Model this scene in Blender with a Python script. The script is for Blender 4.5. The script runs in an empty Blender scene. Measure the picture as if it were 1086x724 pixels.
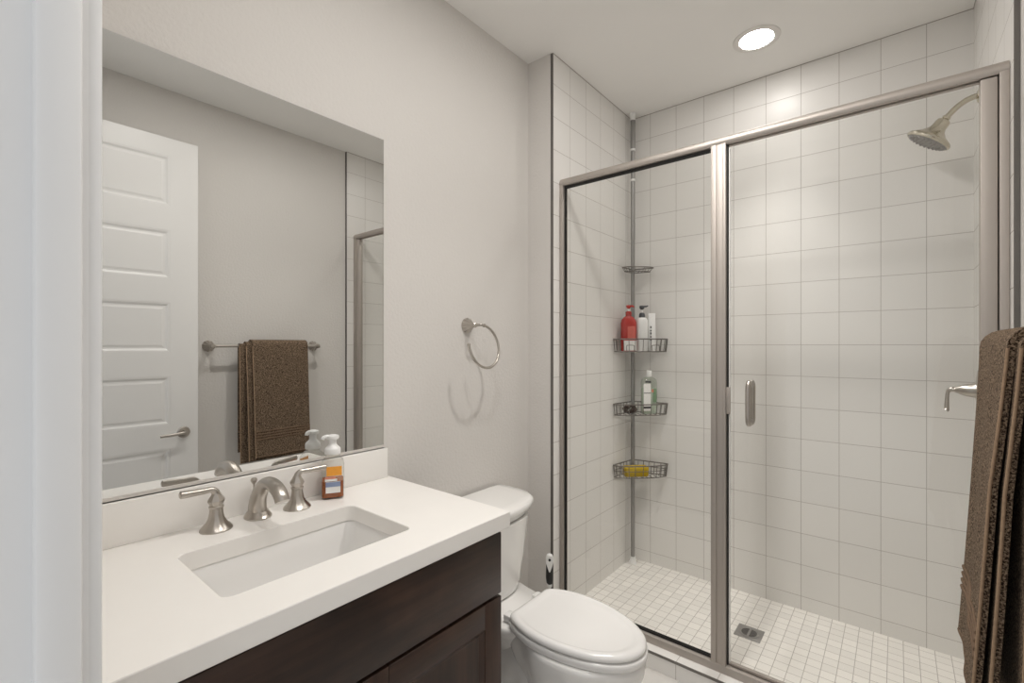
import bpy, bmesh, math, random
from mathutils import Vector, Matrix
random.seed(4)
PI = math.pi
SC = bpy.context.scene
COL = SC.collection

# ------------------------------------------------------------------ camera
CAM_H = 1.34
cam_d = bpy.data.cameras.new('camera')
cam_d.sensor_fit = 'HORIZONTAL'
cam_d.sensor_width = 36.0
cam_d.lens = 497.0 / 1086.0 * 36.0
cam_d.shift_y = 4.0 / 1086.0
cam_d.clip_start = 0.02
cam = bpy.data.objects.new('camera', cam_d)
COL.objects.link(cam)
cam.location = (0, 0, CAM_H)
cam.rotation_euler = (PI / 2, 0, math.radians(39.4))
SC.camera = cam

# ------------------------------------------------------------------ world, exposure
SC.view_settings.view_transform = 'Standard'
SC.view_settings.look = 'None'
SC.view_settings.exposure = -0.12
SC.view_settings.gamma = 1.0
SC.view_settings.use_curve_mapping = False
W = bpy.data.worlds.new('daylight')
SC.world = W
W.use_nodes = True
W.node_tree.nodes['Background'].inputs[0].default_value = (0.97, 0.985, 1.0, 1)
W.node_tree.nodes['Background'].inputs[1].default_value = 0.92
LAMP_STRENGTH = 52.0
ROOM_LAMP = 145.0
BEAM_SHOWER = 75.0
BEAM_ROOM = 55.0
LAMP_COLOR = (1.0, 0.965, 0.925, 1)
SC.cycles.use_denoising = True
SC.cycles.max_bounces = 14
SC.cycles.diffuse_bounces = 7
SC.cycles.glossy_bounces = 6
SC.cycles.transparent_max_bounces = 24
SC.cycles.transmission_bounces = 10
SC.cycles.caustics_reflective = True
SC.cycles.sample_clamp_indirect = 3.0
SC.cycles.blur_glossy = 0.3
SC.cycles.caustics_refractive = False


# ------------------------------------------------------------------ materials
def new_mat(name):
    m = bpy.data.materials.new(name)
    m.use_nodes = True
    return m, m.node_tree.nodes, m.node_tree.links, m.node_tree.nodes['Principled BSDF']


def plain(name, col, rough=0.5, metal=0.0, spec=0.5, coat=0.0, noise=0.0, bump=0.0, scale=60.0, emit=None):
    m, n, l, b = new_mat(name)
    b.inputs['Base Color'].default_value = (*col, 1)
    b.inputs['Roughness'].default_value = rough
    b.inputs['Metallic'].default_value = metal
    b.inputs['Specular IOR Level'].default_value = spec
    b.inputs['Coat Weight'].default_value = coat
    b.inputs['Coat Roughness'].default_value = 0.05
    if noise or bump:
        tc = n.new('ShaderNodeTexCoord')
        nz = n.new('ShaderNodeTexNoise')
        nz.inputs['Scale'].default_value = scale
        nz.inputs['Detail'].default_value = 4
        l.new(tc.outputs['Object'], nz.inputs['Vector'])
        if noise:
            mx = n.new('ShaderNodeMix')
            mx.data_type = 'RGBA'
            mx.inputs[6].default_value = (*[c * (1 - noise) for c in col], 1)
            mx.inputs[7].default_value = (*[min(1, c * (1 + noise)) for c in col], 1)
            l.new(nz.outputs['Fac'], mx.inputs[0])
            l.new(mx.outputs[2], b.inputs['Base Color'])
        if bump:
            bp = n.new('ShaderNodeBump')
            bp.inputs['Strength'].default_value = bump
            bp.inputs['Distance'].default_value = 0.002
            l.new(nz.outputs['Fac'], bp.inputs['Height'])
            l.new(bp.outputs[0], b.inputs['Normal'])
    if emit:
        b.inputs['Emission Color'].default_value = emit[0]
        b.inputs['Emission Strength'].default_value = emit[1]
    return m


def tile_mat(name, axes, size, off, tile, grout, mortar, rough=0.32, var=0.02):
    """square tiles; axes picks the two object coordinates that span the surface"""
    m, n, l, b = new_mat(name)
    tc = n.new('ShaderNodeTexCoord')
    sp = n.new('ShaderNodeSeparateXYZ')
    l.new(tc.outputs['Object'], sp.inputs[0])
    cb = n.new('ShaderNodeCombineXYZ')
    for i, a in enumerate(axes):
        ad = n.new('ShaderNodeMath')
        ad.operation = 'ADD'
        ad.inputs[1].default_value = 100 * size - off[i]
        l.new(sp.outputs['XYZ'.index(a)], ad.inputs[0])
        l.new(ad.outputs[0], cb.inputs[i])
    br = n.new('ShaderNodeTexBrick')
    br.offset = 0.0
    br.offset_frequency = 1
    br.squash = 1.0
    br.inputs['Scale'].default_value = 1.0
    br.inputs['Brick Width'].default_value = size
    br.inputs['Row Height'].default_value = size
    br.inputs['Mortar Size'].default_value = mortar
    br.inputs['Mortar Smooth'].default_value = 0.15
    br.inputs['Bias'].default_value = 0.0
    br.inputs['Color1'].default_value = (*[c * (1 - var) for c in tile], 1)
    br.inputs['Color2'].default_value = (*[min(1, c * (1 + var)) for c in tile], 1)
    br.inputs['Mortar'].default_value = (*grout, 1)
    l.new(cb.outputs[0], br.inputs['Vector'])
    l.new(br.outputs['Color'], b.inputs['Base Color'])
    mr = n.new('ShaderNodeMapRange')
    mr.inputs['To Min'].default_value = rough
    mr.inputs['To Max'].default_value = 0.8
    l.new(br.outputs['Fac'], mr.inputs['Value'])
    l.new(mr.outputs[0], b.inputs['Roughness'])
    bp = n.new('ShaderNodeBump')
    bp.invert = True
    bp.inputs['Strength'].default_value = 0.5
    bp.inputs['Distance'].default_value = 0.0015
    l.new(br.outputs['Fac'], bp.inputs['Height'])
    nz = n.new('ShaderNodeTexNoise')
    nz.inputs['Scale'].default_value = 9
    l.new(tc.outputs['Object'], nz.inputs['Vector'])
    bp2 = n.new('ShaderNodeBump')
    bp2.inputs['Strength'].default_value = 0.06
    bp2.inputs['Distance'].default_value = 0.01
    l.new(nz.outputs['Fac'], bp2.inputs['Height'])
    l.new(bp.outputs[0], bp2.inputs['Normal'])
    l.new(bp2.outputs[0], b.inputs['Normal'])
    b.inputs['Specular IOR Level'].default_value = 0.35
    return m


def wood_mat(name, a, c, axis):
    m, n, l, b = new_mat(name)
    tc = n.new('ShaderNodeTexCoord')
    mp = n.new('ShaderNodeMapping')
    mp.inputs['Scale'].default_value = [(3 if k == axis else 42) for k in range(3)]
    l.new(tc.outputs['Object'], mp.inputs[0])
    nz = n.new('ShaderNodeTexNoise')
    nz.inputs['Scale'].default_value = 1.0
    nz.inputs['Detail'].default_value = 7
    nz.inputs['Roughness'].default_value = 0.65
    l.new(mp.outputs[0], nz.inputs['Vector'])
    n2 = n.new('ShaderNodeTexNoise')
    n2.inputs['Scale'].default_value = 6
    l.new(tc.outputs['Object'], n2.inputs['Vector'])
    ad = n.new('ShaderNodeMath')
    ad.operation = 'MULTIPLY'
    l.new(nz.outputs['Fac'], ad.inputs[0])
    l.new(n2.outputs['Fac'], ad.inputs[1])
    cr = n.new('ShaderNodeValToRGB')
    cr.color_ramp.elements[0].position = 0.12
    cr.color_ramp.elements[0].color = (*a, 1)
    cr.color_ramp.elements[1].position = 0.43
    cr.color_ramp.elements[1].color = (*c, 1)
    l.new(ad.outputs[0], cr.inputs[0])
    l.new(cr.outputs[0], b.inputs['Base Color'])
    b.inputs['Roughness'].default_value = 0.38
    b.inputs['Specular IOR Level'].default_value = 0.4
    bp = n.new('ShaderNodeBump')
    bp.inputs['Strength'].default_value = 0.12
    bp.inputs['Distance'].default_value = 0.001
    l.new(nz.outputs['Fac'], bp.inputs['Height'])
    l.new(bp.outputs[0], b.inputs['Normal'])
    return m


def clear_mat(name, tint, refl_rough=0.0, ior=1.45, strength=1.0):
    """clear pane: straight-through light with a fresnel reflection on top"""
    m, n, l, b = new_mat(name)
    n.remove(b)
    out = n['Material Output']
    tr = n.new('ShaderNodeBsdfTransparent')
    tr.inputs[0].default_value = (*tint, 1)
    gl = n.new('ShaderNodeBsdfGlossy')
    gl.inputs['Roughness'].default_value = refl_rough
    fr = n.new('ShaderNodeFresnel')
    ge = n.new('ShaderNodeNewGeometry')
    ir = n.new('ShaderNodeMapRange')          # same reflectance entering and leaving a thin pane
    ir.inputs['To Min'].default_value = ior
    ir.inputs['To Max'].default_value = 1.0 / ior
    l.new(ge.outputs['Backfacing'], ir.inputs['Value'])
    l.new(ir.outputs[0], fr.inputs['IOR'])
    mu = n.new('ShaderNodeMath')
    mu.operation = 'MULTIPLY'
    mu.inputs[1].default_value = strength
    l.new(fr.outputs[0], mu.inputs[0])
    mx = n.new('ShaderNodeMixShader')
    l.new(mu.outputs[0], mx.inputs[0])
    l.new(tr.outputs[0], mx.inputs[1])
    l.new(gl.outputs[0], mx.inputs[2])
    l.new(mx.outputs[0], out.inputs['Surface'])
    return m


def towel_mat(name):
    m, n, l, b = new_mat(name)
    tc = n.new('ShaderNodeTexCoord')
    nz = n.new('ShaderNodeTexNoise')
    nz.inputs['Scale'].default_value = 260
    nz.inputs['Detail'].default_value = 3
    nz.inputs['Roughness'].default_value = 0.7
    l.new(tc.outputs['Object'], nz.inputs['Vector'])
    cr = n.new('ShaderNodeValToRGB')
    cr.color_ramp.elements[0].position = 0.43
    cr.color_ramp.elements[0].color = (0.022, 0.012, 0.007, 1)
    cr.color_ramp.elements[1].position = 0.60
    cr.color_ramp.elements[1].color = (0.31, 0.225, 0.155, 1)
    l.new(nz.outputs['Fac'], cr.inputs[0])
    l.new(cr.outputs[0], b.inputs['Base Color'])
    b.inputs['Roughness'].default_value = 0.95
    b.inputs['Specular IOR Level'].default_value = 0.1
    b.inputs['Sheen Weight'].default_value = 0.08
    b.inputs['Sheen Tint'].default_value = (0.9, 0.72, 0.55, 1)
    bp = n.new('ShaderNodeBump')
    bp.inputs['Strength'].default_value = 1.0
    bp.inputs['Distance'].default_value = 0.004
    l.new(nz.outputs['Fac'], bp.inputs['Height'])
    l.new(bp.outputs[0], b.inputs['Normal'])
    return m


def nickel(name, col, rough, aniso=0.0):
    m = plain(name, col, rough, 1.0)
    m.node_tree.nodes['Principled BSDF'].inputs['Anisotropic'].default_value = aniso
    return m


M = {}
M['paint'] = plain('warm_grey_paint', (0.65, 0.627, 0.60), 0.6, spec=0.3, bump=0.75, scale=85)
M['ceiling'] = plain('ceiling_paint', (0.85, 0.84, 0.82), 0.8, spec=0.2, bump=0.15, scale=85)
M['trim'] = plain('white_trim_paint', (0.80, 0.80, 0.80), 0.35, noise=0.01, scale=5)
M['door'] = plain('white_door_paint', (0.78, 0.77, 0.755), 0.4, noise=0.01, scale=5)
TS = 0.157
TILE = (0.77, 0.755, 0.73)
GROUT = (0.42, 0.39, 0.36)
M['tile_back'] = tile_mat('white_wall_tile_back', 'XZ', TS, (-0.214, 1.342), TILE, GROUT, 0.0011)
M['tile_side'] = tile_mat('white_wall_tile_side', 'YZ', TS, (2.018, 1.342), TILE, GROUT, 0.0011)
M['tile_curb'] = tile_mat('white_curb_tile', 'XY', TS, (-0.214, 1.40), TILE, GROUT, 0.0011)
M['tile_mosaic'] = tile_mat('white_mosaic_floor_tile', 'XY', TS / 3, (-0.188, 2.695), (0.80, 0.775, 0.735), (0.45, 0.42, 0.39), 0.0014, rough=0.4, var=0.05)
M['tile_floor'] = tile_mat('grey_floor_tile', 'XY', 0.45, (-0.9, 1.1), (0.66, 0.64, 0.61), (0.45, 0.43, 0.41), 0.002, rough=0.4)
M['quartz'] = plain('white_quartz', (0.84, 0.82, 0.79), 0.25, noise=0.015, scale=14)
M['porcelain'] = plain('white_porcelain', (0.82, 0.81, 0.79), 0.12, coat=0.6, noise=0.004, scale=3)
M['basin'] = plain('white_basin_glaze', (0.80, 0.79, 0.775), 0.15, coat=0.5, noise=0.004, scale=3)
M['seat'] = plain('white_seat_plastic', (0.81, 0.80, 0.785), 0.2, coat=0.3, noise=0.004, scale=3)
M['wood_h'] = wood_mat('espresso_wood_horizontal', (0.014, 0.007, 0.0045), (0.054, 0.027, 0.0175), 1)
M['wood_v'] = wood_mat('espresso_wood_vertical', (0.014, 0.007, 0.0045), (0.054, 0.027, 0.0175), 2)
M['nickel'] = nickel('brushed_nickel', (0.50, 0.465, 0.425), 0.28, 0.3)
M['nickel_warm'] = nickel('warm_nickel', (0.60, 0.56, 0.47), 0.22)
M['frame'] = nickel('brushed_nickel_frame', (0.50, 0.46, 0.425), 0.58, 0.2)
M['wire'] = plain('grey_coated_wire', (0.17, 0.155, 0.14), 0.4, metal=0.4, noise=0.05, scale=40)
M['pole'] = plain('grey_steel_pole', (0.30, 0.295, 0.285), 0.35, metal=0.5, noise=0.03, scale=40)
M['edge'] = plain('dark_tile_edge_metal', (0.20, 0.19, 0.18), 0.4, metal=0.85, noise=0.02, scale=40)
M['gasket'] = plain('black_glazing_gasket', (0.012, 0.011, 0.010), 0.6, noise=0.05, scale=40)
M['rubber'] = plain('black_rubber_grip', (0.014, 0.014, 0.015), 0.55, noise=0.05, scale=40)
M['white_plastic'] = plain('white_plastic', (0.80, 0.80, 0.79), 0.35, noise=0.005, scale=20)
M['grey_plastic'] = plain('dark_grey_plastic', (0.05, 0.055, 0.065), 0.35, noise=0.02, scale=20)
M['red_plastic'] = plain('red_bottle_plastic', (0.42, 0.018, 0.012), 0.25, coat=0.3, noise=0.03, scale=20)
M['dark_fibre'] = plain('dark_brown_fibre', (0.035, 0.018, 0.011), 0.85, noise=0.3, bump=0.6, scale=90)
M['sponge'] = plain('yellow_sponge_foam', (0.50, 0.34, 0.012), 0.95, noise=0.22, bump=0.8, scale=120)
M['glass'] = clear_mat('shower_glass', (0.985, 0.987, 0.982), strength=0.55)
M['bottle'] = clear_mat('clear_bottle_plastic', (0.93, 0.935, 0.92), 0.05)
M['bottle_green'] = clear_mat('clear_green_bottle', (0.90, 0.93, 0.90), 0.05)
M['amber'] = plain('amber_soap', (0.30, 0.075, 0.010), 0.15, noise=0.05, scale=20)
M['pale_gel'] = plain('pale_green_gel', (0.55, 0.60, 0.52), 0.2, noise=0.03, scale=20)
M['label_orange'] = plain('orange_label_print', (0.85, 0.36, 0.04), 0.45, noise=0.15, scale=60)
M['label_white'] = plain('white_label_print', (0.80, 0.79, 0.77), 0.45, noise=0.01, scale=60)
M['label_blue'] = plain('blue_label_print', (0.24, 0.29, 0.44), 0.45, noise=0.05, scale=60)
M['label_pink'] = plain('pink_label_print', (0.62, 0.24, 0.16), 0.45, noise=0.08, scale=60)
M['label_green'] = plain('green_label_print', (0.16, 0.26, 0.15), 0.45, noise=0.2, scale=60)
M['label_dark'] = plain('dark_label_print', (0.05, 0.05, 0.055), 0.45, noise=0.1, scale=60)
M['label_red_pale'] = plain('pale_red_label_print', (0.60, 0.13, 0.10), 0.4, noise=0.25, scale=150)
M['towel'] = towel_mat('brown_terry')
M['towel_band'] = plain('brown_towel_band', (0.17, 0.115, 0.078), 0.9, spec=0.1, noise=0.3, bump=0.5, scale=160)
M['towel_edge'] = plain('pale_brown_towel_edge', (0.34, 0.235, 0.155), 0.9, spec=0.1, noise=0.3, bump=0.5, scale=200)
M['mirror'] = plain('mirror_silver', (0.76, 0.765, 0.755), 0.0, 1.0)
M['mirror_edge'] = plain('mirror_edge', (0.12, 0.125, 0.12), 0.3, noise=0.02, scale=20)
M['channel'] = plain('grey_mirror_channel', (0.60, 0.57, 0.54), 0.45, metal=0.0, noise=0.03, scale=30)
M['lens'] = plain('lit_lamp_lens', (0.9, 0.9, 0.9), 0.5, noise=0.001, emit=(LAMP_COLOR, LAMP_STRENGTH))
M['lens_room'] = plain('lit_room_lamp_lens', (0.9, 0.9, 0.9), 0.5, noise=0.001, emit=(LAMP_COLOR, ROOM_LAMP))
M['lamp_trim'] = plain('white_lamp_trim', (0.75, 0.73, 0.70), 0.5, noise=0.005)
M['drain'] = plain('grey_drain_steel', (0.36, 0.35, 0.34), 0.45, metal=0.7, noise=0.05, scale=60)
M['drain_dark'] = plain('dark_drain_slots', (0.10, 0.095, 0.09), 0.6, metal=0.4, noise=0.1, scale=90)


# ------------------------------------------------------------------ helpers
def new_bm():
    return bmesh.new()


def obj(name, bm, mat, parent=None, smooth=True, angle=38, subsurf=0):
    """link a bmesh (given in world coordinates) as one mesh object, kept in place under its parent"""
    off = Vector((0, 0, 0))
    p = parent
    while p is not None:
        off += p.location
        p = p.parent
    if off.length:
        bmesh.ops.translate(bm, verts=bm.verts, vec=-off)
    bmesh.ops.recalc_face_normals(bm, faces=bm.faces)
    me = bpy.data.meshes.new(name)
    bm.to_mesh(me)
    bm.free()
    mats = mat if isinstance(mat, (list, tuple)) else [mat]
    for k in mats:
        me.materials.append(k)
    if smooth:
        me.shade_smooth()
        me.set_sharp_from_angle(angle=math.radians(angle))
    o = bpy.data.objects.new(name, me)
    COL.objects.link(o)
    if parent is not None:
        o.parent = parent
    if subsurf:
        s = o.modifiers.new('subsurf', 'SUBSURF')
        s.levels = subsurf
        s.render_levels = subsurf
    return o


def tag(o, label, cat, group=None, kind=None):
    o['label'] = label
    o['category'] = cat
    if group:
        o['group'] = group
    if kind:
        o['kind'] = kind
    return o


def thing(name, label, cat, loc, group=None):
    o = bpy.data.objects.new(name, None)
    o.empty_display_size = 0.05
    COL.objects.link(o)
    o.location = loc
    return tag(o, label, cat, group)


def struct(name, bm, mat, label, cat, **kw):
    return tag(obj(name, bm, mat, **kw), label, cat, kind='structure')


def part_label(o, text):
    o['label'] = text
    return o


def box(bm, x0, x1, y0, y1, z0, z1, bev=0.0, seg=2, mi=0):
    r = bmesh.ops.create_cube(bm, size=1.0)
    vs = r['verts']
    for v in vs:
        v.co = Vector(((x0 + x1) / 2 + v.co.x * (x1 - x0), (y0 + y1) / 2 + v.co.y * (y1 - y0), (z0 + z1) / 2 + v.co.z * (z1 - z0)))
    fs = set(f for v in vs for f in v.link_faces)
    for f in fs:
        f.material_index = mi
    if bev > 0:
        es = list(set(e for v in vs for e in v.link_edges))
        bmesh.ops.bevel(bm, geom=es, offset=bev, segments=seg, profile=0.5, affect='EDGES', clamp_overlap=True)
    return bm


def catmull(pts, n=8, closed=False):
    pts = [Vector(p) for p in pts]
    out = []
    N = len(pts)
    rng = range(N if closed else N - 1)
    for i in rng:
        if closed:
            p0, p1, p2, p3 = pts[(i - 1) % N], pts[i], pts[(i + 1) % N], pts[(i + 2) % N]
        else:
            p0, p1, p2, p3 = pts[max(i - 1, 0)], pts[i], pts[i + 1], pts[min(i + 2, N - 1)]
        for k in range(n):
            t = k / n
            out.append(0.5 * ((2 * p1) + (p2 - p0) * t + (2 * p0 - 5 * p1 + 4 * p2 - p3) * t * t + (-p0 + 3 * p1 - 3 * p2 + p3) * t ** 3))
    if not closed:
        out.append(pts[-1].copy())
    return out


def loft(bm, loops, closed=True, cap0=True, cap1=True, ring=False, mi=0):
    """skin a list of equal-length vertex loops"""
    rows = [[bm.verts.new(p) for p in lp] for lp in loops]
    n = len(rows[0])
    R = len(rows)
    for i in range(R if ring else R - 1):
        a, b = rows[i], rows[(i + 1) % R]
        for j in range(n if closed else n - 1):
            k = (j + 1) % n
            f = bm.faces.new((a[j], a[k], b[k], b[j]))
            f.material_index = mi
    if closed and not ring:
        if cap0:
            bm.faces.new(list(reversed(rows[0]))).material_index = mi
        if cap1:
            bm.faces.new(rows[-1]).material_index = mi
    return bm


def tube(bm, path, rad, seg=12, closed=False, flat=None):
    """sweep a round (or elliptical) section along a path; rad = number or list of numbers / (ra, rb)"""
    P = [Vector(p) for p in path]
    N = len(P)
    tang = []
    for i in range(N):
        if closed:
            t = P[(i + 1) % N] - P[(i - 1) % N]
        else:
            t = P[min(i + 1, N - 1)] - P[max(i - 1, 0)]
        tang.append(t.normalized())
    up = Vector(flat) if flat else (Vector((0, 0, 1)) if abs(tang[0].z) < 0.9 else Vector((1, 0, 0)))
    nrm = (up - tang[0] * up.dot(tang[0])).normalized()
    loops = []
    for i in range(N):
        nrm = nrm - tang[i] * nrm.dot(tang[i])
        if nrm.length < 1e-6:
            nrm = tang[i].orthogonal()
        nrm.normalize()
        bn = tang[i].cross(nrm)
        r = rad[i] if isinstance(rad, (list, tuple)) else rad
        ra, rb = r if isinstance(r, (list, tuple)) else (r, r)
        loops.append([P[i] + nrm * (ra * math.cos(2 * PI * k / seg)) + bn * (rb * math.sin(2 * PI * k / seg)) for k in range(seg)])
    return loft(bm, loops, ring=closed)


def lathe(bm, prof, origin=(0, 0, 0), axis=(0, 0, 1), seg=28, flute=0.0, nfl=0, fl_range=None, sx=1.0, sy=1.0):
    """revolve (radius, height) pairs about an axis; flute adds shallow ribs"""
    A = Vector(axis).normalized()
    q = Vector((0, 0, 1)).rotation_difference(A)
    O = Vector(origin)
    loops = []
    for (r, h) in prof:
        lp = []
        for k in range(seg):
            a = 2 * PI * k / seg
            rr = r
            if flute and (fl_range is None or fl_range[0] <= h <= fl_range[1]):
                rr = r * (1 + flute * math.cos(nfl * a))
            lp.append(O + q @ Vector((rr * math.cos(a) * sx, rr * math.sin(a) * sy, h)))
        loops.append(lp)
    return loft(bm, loops)


def rrect(cx, cy, w, d, r, n=6):
    pts = []
    for (sx, sy, a0) in ((1, 1, 0), (-1, 1, PI / 2), (-1, -1, PI), (1, -1, 1.5 * PI)):
        for k in range(n + 1):
            a = a0 + (PI / 2) * k / n
            pts.append((cx + sx * (w / 2 - r) + r * math.cos(a), cy + sy * (d / 2 - r) + r * math.sin(a)))
    return pts


def prism(bm, outline, z0, z1, bev=0.0, axis='Z'):
    """extrude a closed 2D outline"""
    def P(a, b, c):
        return Vector((a, b, c)) if axis == 'Z' else (Vector((c, a, b)) if axis == 'X' else Vector((a, c, b)))
    cx = sum(p[0] for p in outline) / len(outline)
    cy = sum(p[1] for p in outline) / len(outline)

    def shr(p, d):
        v = Vector((p[0] - cx, p[1] - cy))
        L = v.length
        v = v * ((L - d) / L) if L > 0 else v
        return cx + v.x, cy + v.y
    loops = []
    if bev:
        loops.append([P(*shr(p, bev), z0) for p in outline])
        loops.append([P(*p, z0 + bev) for p in outline])
        loops.append([P(*p, z1 - bev) for p in outline])
        loops.append([P(*shr(p, bev), z1) for p in outline])
    else:
        loops = [[P(*p, z0) for p in outline], [P(*p, z1) for p in outline]]
    return loft(bm, loops)


def plate_with_hole(bm, outer, inner, z0, z1, ease=0.003):
    """slab with a through hole: both outlines have the same number of points, matched by index"""
    def shr(pts, d):
        cx = sum(p[0] for p in pts) / len(pts)
        cy = sum(p[1] for p in pts) / len(pts)
        o = []
        for p in pts:
            v = Vector((p[0] - cx, p[1] - cy))
            L = v.length
            v *= (L - d) / L
            o.append((cx + v.x, cy + v.y))
        return o
    oi, ii = shr(outer, ease), shr(inner, -ease)
    seq = [(ii, z1), (oi, z1), (outer, z1 - ease), (outer, z0 + ease), (oi, z0), (ii, z0), (inner, z0 + ease), (inner, z1 - ease)]
    loops = [[Vector((p[0], p[1], z)) for p in o] for o, z in seq]
    return loft(bm, loops, ring=True)


# ------------------------------------------------------------------ room dimensions (metres)
XL = -1.424        # wall with the mirror
XR = 0.26          # wall with the towel bar
YF = 0.091         # room face of the doorway wall
YJ = 1.860         # step where the shower's side wall begins
XT = -1.277        # tiled face, shower left
XTR = 0.248        # tiled face, shower right
YT = 2.73          # tiled face, shower back
YC = 1.868         # front of the curb
CE = 2.744
SF = 0.018         # shower floor level
OX0, OX1, OZ = -0.62, 0.20, 2.455   # doorway

# ------------------------------------------------------------------ setting
bm = new_bm(); box(bm, XL - 0.1, XR + 0.1, -0.9, YC + 0.02, -0.1, 0.0)
struct('floor', bm, M['tile_floor'], 'grey tiled bathroom floor running out through the doorway', 'floor')
bm = new_bm(); box(bm, XT, XTR, YC + 0.1, YT, -0.08, SF)
struct('floor_shower', bm, M['tile_mosaic'], 'small square white mosaic tile floor inside the shower', 'floor')
bm = new_bm(); box(bm, XL - 0.1, XR + 0.1, -0.03, YT + 0.1, CE, CE + 0.1)
struct('ceiling', bm, M['ceiling'], 'flat off white ceiling over room and shower', 'ceiling')
bm = new_bm(); box(bm, XL - 0.1, XL, -0.03, YT + 0.1, -0.1, CE)
struct('wall_left', bm, M['paint'], 'warm grey textured wall carrying the mirror and towel ring', 'wall')
bm = new_bm(); box(bm, XL, XT - 0.012, YJ, YT + 0.1, 0, CE)
struct('wall_return', bm, M['paint'], 'narrow grey wall return between the toilet and the shower', 'wall')
bm = new_bm(); box(bm, XT - 0.012, XT, YC, YT + 0.012, 0, CE)
struct('wall_shower_left', bm, M['tile_side'], 'white tiled left side wall of the shower', 'wall')
bm = new_bm(); box(bm, XT, XTR, YT, YT + 0.1, 0, CE)
struct('wall_back', bm, M['tile_back'], 'white square tiled back wall of the shower', 'wall')
bm = new_bm(); box(bm, XR, XR + 0.1, -0.03, YT + 0.1, -0.1, CE)
struct('wall_right', bm, M['paint'], 'warm grey wall carrying the towel bar', 'wall')
bm = new_bm(); box(bm, XTR, XR, YC, YT + 0.012, 0, CE)
struct('wall_shower_right', bm, M['tile_side'], 'white tiled right side wall of the shower with shower head', 'wall')
bm = new_bm()
box(bm, XL, OX0 - 0.015, -0.03, YF, 0, CE)
box(bm, OX1 + 0.015, XR, -0.03, YF, 0, CE)
box(bm, OX0 - 0.015, OX1 + 0.015, -0.03, YF, OZ + 0.015, CE)
struct('wall_front', bm, M['paint'], 'grey wall around the bathroom doorway', 'wall')

# metal edge strips where the tile ends
bm = new_bm(); box(bm, XT - 0.013, XT + 0.0005, YC - 0.006, YC - 0.0002, 0.0, CE - 0.001)
struct('trim_1', bm, M['edge'], 'thin dark metal strip edging the left shower tile, floor to ceiling', 'tile edge')
bm = new_bm(); box(bm, XTR - 0.0005, XR - 0.0005, YC - 0.006, YC - 0.0002, 0.0, CE - 0.001)
struct('trim_2', bm, M['edge'], 'thin dark metal strip edging the right shower tile beside the towel bar', 'tile edge')
bm = new_bm(); box(bm, XT + 0.001, XTR - 0.001, YC - 0.002, YC + 0.003, 0.0625, 0.0712)
struct('trim_3', bm, M['edge'], 'thin dark metal strip along the front edge of the shower curb', 'tile edge')
# curb
bm = new_bm(); box(bm, XT, XTR, YC, YC + 0.12, 0, 0.07, mi=0)
bm.faces.ensure_lookup_table()
for f in bm.faces:
    f.material_index = 0 if abs(f.calc_center_median().z - 0.07) < 1e-4 else 1
M['tile_curb_face'] = tile_mat('white_curb_face_tile', 'XZ', TS, (-0.214, -0.085), TILE, GROUT, 0.0011)
cb = struct('shower_curb', bm, [M['tile_curb'], M['tile_curb_face']], 'low white tiled curb under the shower frame beside the toilet', 'curb')

M['caulk'] = plain('grey_caulk', GROUT, 0.8, noise=0.03, scale=60)
bm = new_bm()
box(bm, XT, XT + .002, YC, YT, CE - .003, CE)
box(bm, XT + .002, XTR - .002, YT - .002, YT, CE - .003, CE)
box(bm, XTR - .002, XTR, YC, YT, CE - .003, CE)
struct('trim_6', bm, M['caulk'], 'thin grey caulk line where the shower tile meets the ceiling', 'caulk line')
# door casing and jamb
bm = new_bm()
box(bm, OX0 - 0.015, OX0, -0.05, YF + 0.002, 0, OZ + 0.015)
box(bm, OX1, OX1 + 0.015, -0.05, YF + 0.002, 0, OZ + 0.015)
box(bm, OX0, OX1, -0.05, YF + 0.002, OZ, OZ + 0.015)
box(bm, OX0 - 0.001, OX0 + 0.017, 0.053, 0.0865, 0, OZ, 0.005)
box(bm, OX1 - 0.012, OX1, 0.014, 0.047, 0, OZ, 0.003)
box(bm, OX0 + 0.017, OX1 - 0.012, 0.014, 0.047, OZ - 0.012, OZ, 0.003)
struct('trim_4', bm, M['trim'], 'white painted door jamb with raised stop, in the left foreground', 'door jamb')
bm = new_bm()
def casing(bm, x0, x1, z0, z1):
    box(bm, x0, x1, YF, YF + 0.0135, z0, z1, 0.004)
casing(bm, OX0 - 0.071, OX0 - 0.005, 0, OZ + 0.071)
casing(bm, OX0 - 0.005, OX1 + 0.005, OZ + 0.005, OZ + 0.071)
casing(bm, OX1 + 0.005, XR - 0.001, 0, OZ + 0.071)
struct('trim_5', bm, M['trim'], 'white painted casing around the doorway on the room side', 'door casing')
# baseboards
bm = new_bm(); box(bm, XL, XL + 0.014, 1.02, YJ, 0, 0.095, 0.004)
struct('baseboard_left', bm, M['trim'], 'white baseboard behind the toilet', 'baseboard')
bm = new_bm(); box(bm, XL + 0.014, XT - 0.014, YJ - 0.014, YJ, 0, 0.095, 0.004)
struct('baseboard_return', bm, M['trim'], 'short white baseboard on the wall return beside the shower', 'baseboard')
bm = new_bm(); box(bm, XR - 0.014, XR, YF + 0.014, YC - 0.007, 0, 0.095, 0.004)
struct('baseboard_right', bm, M['trim'], 'white baseboard under the towel bar', 'baseboard')

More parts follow.
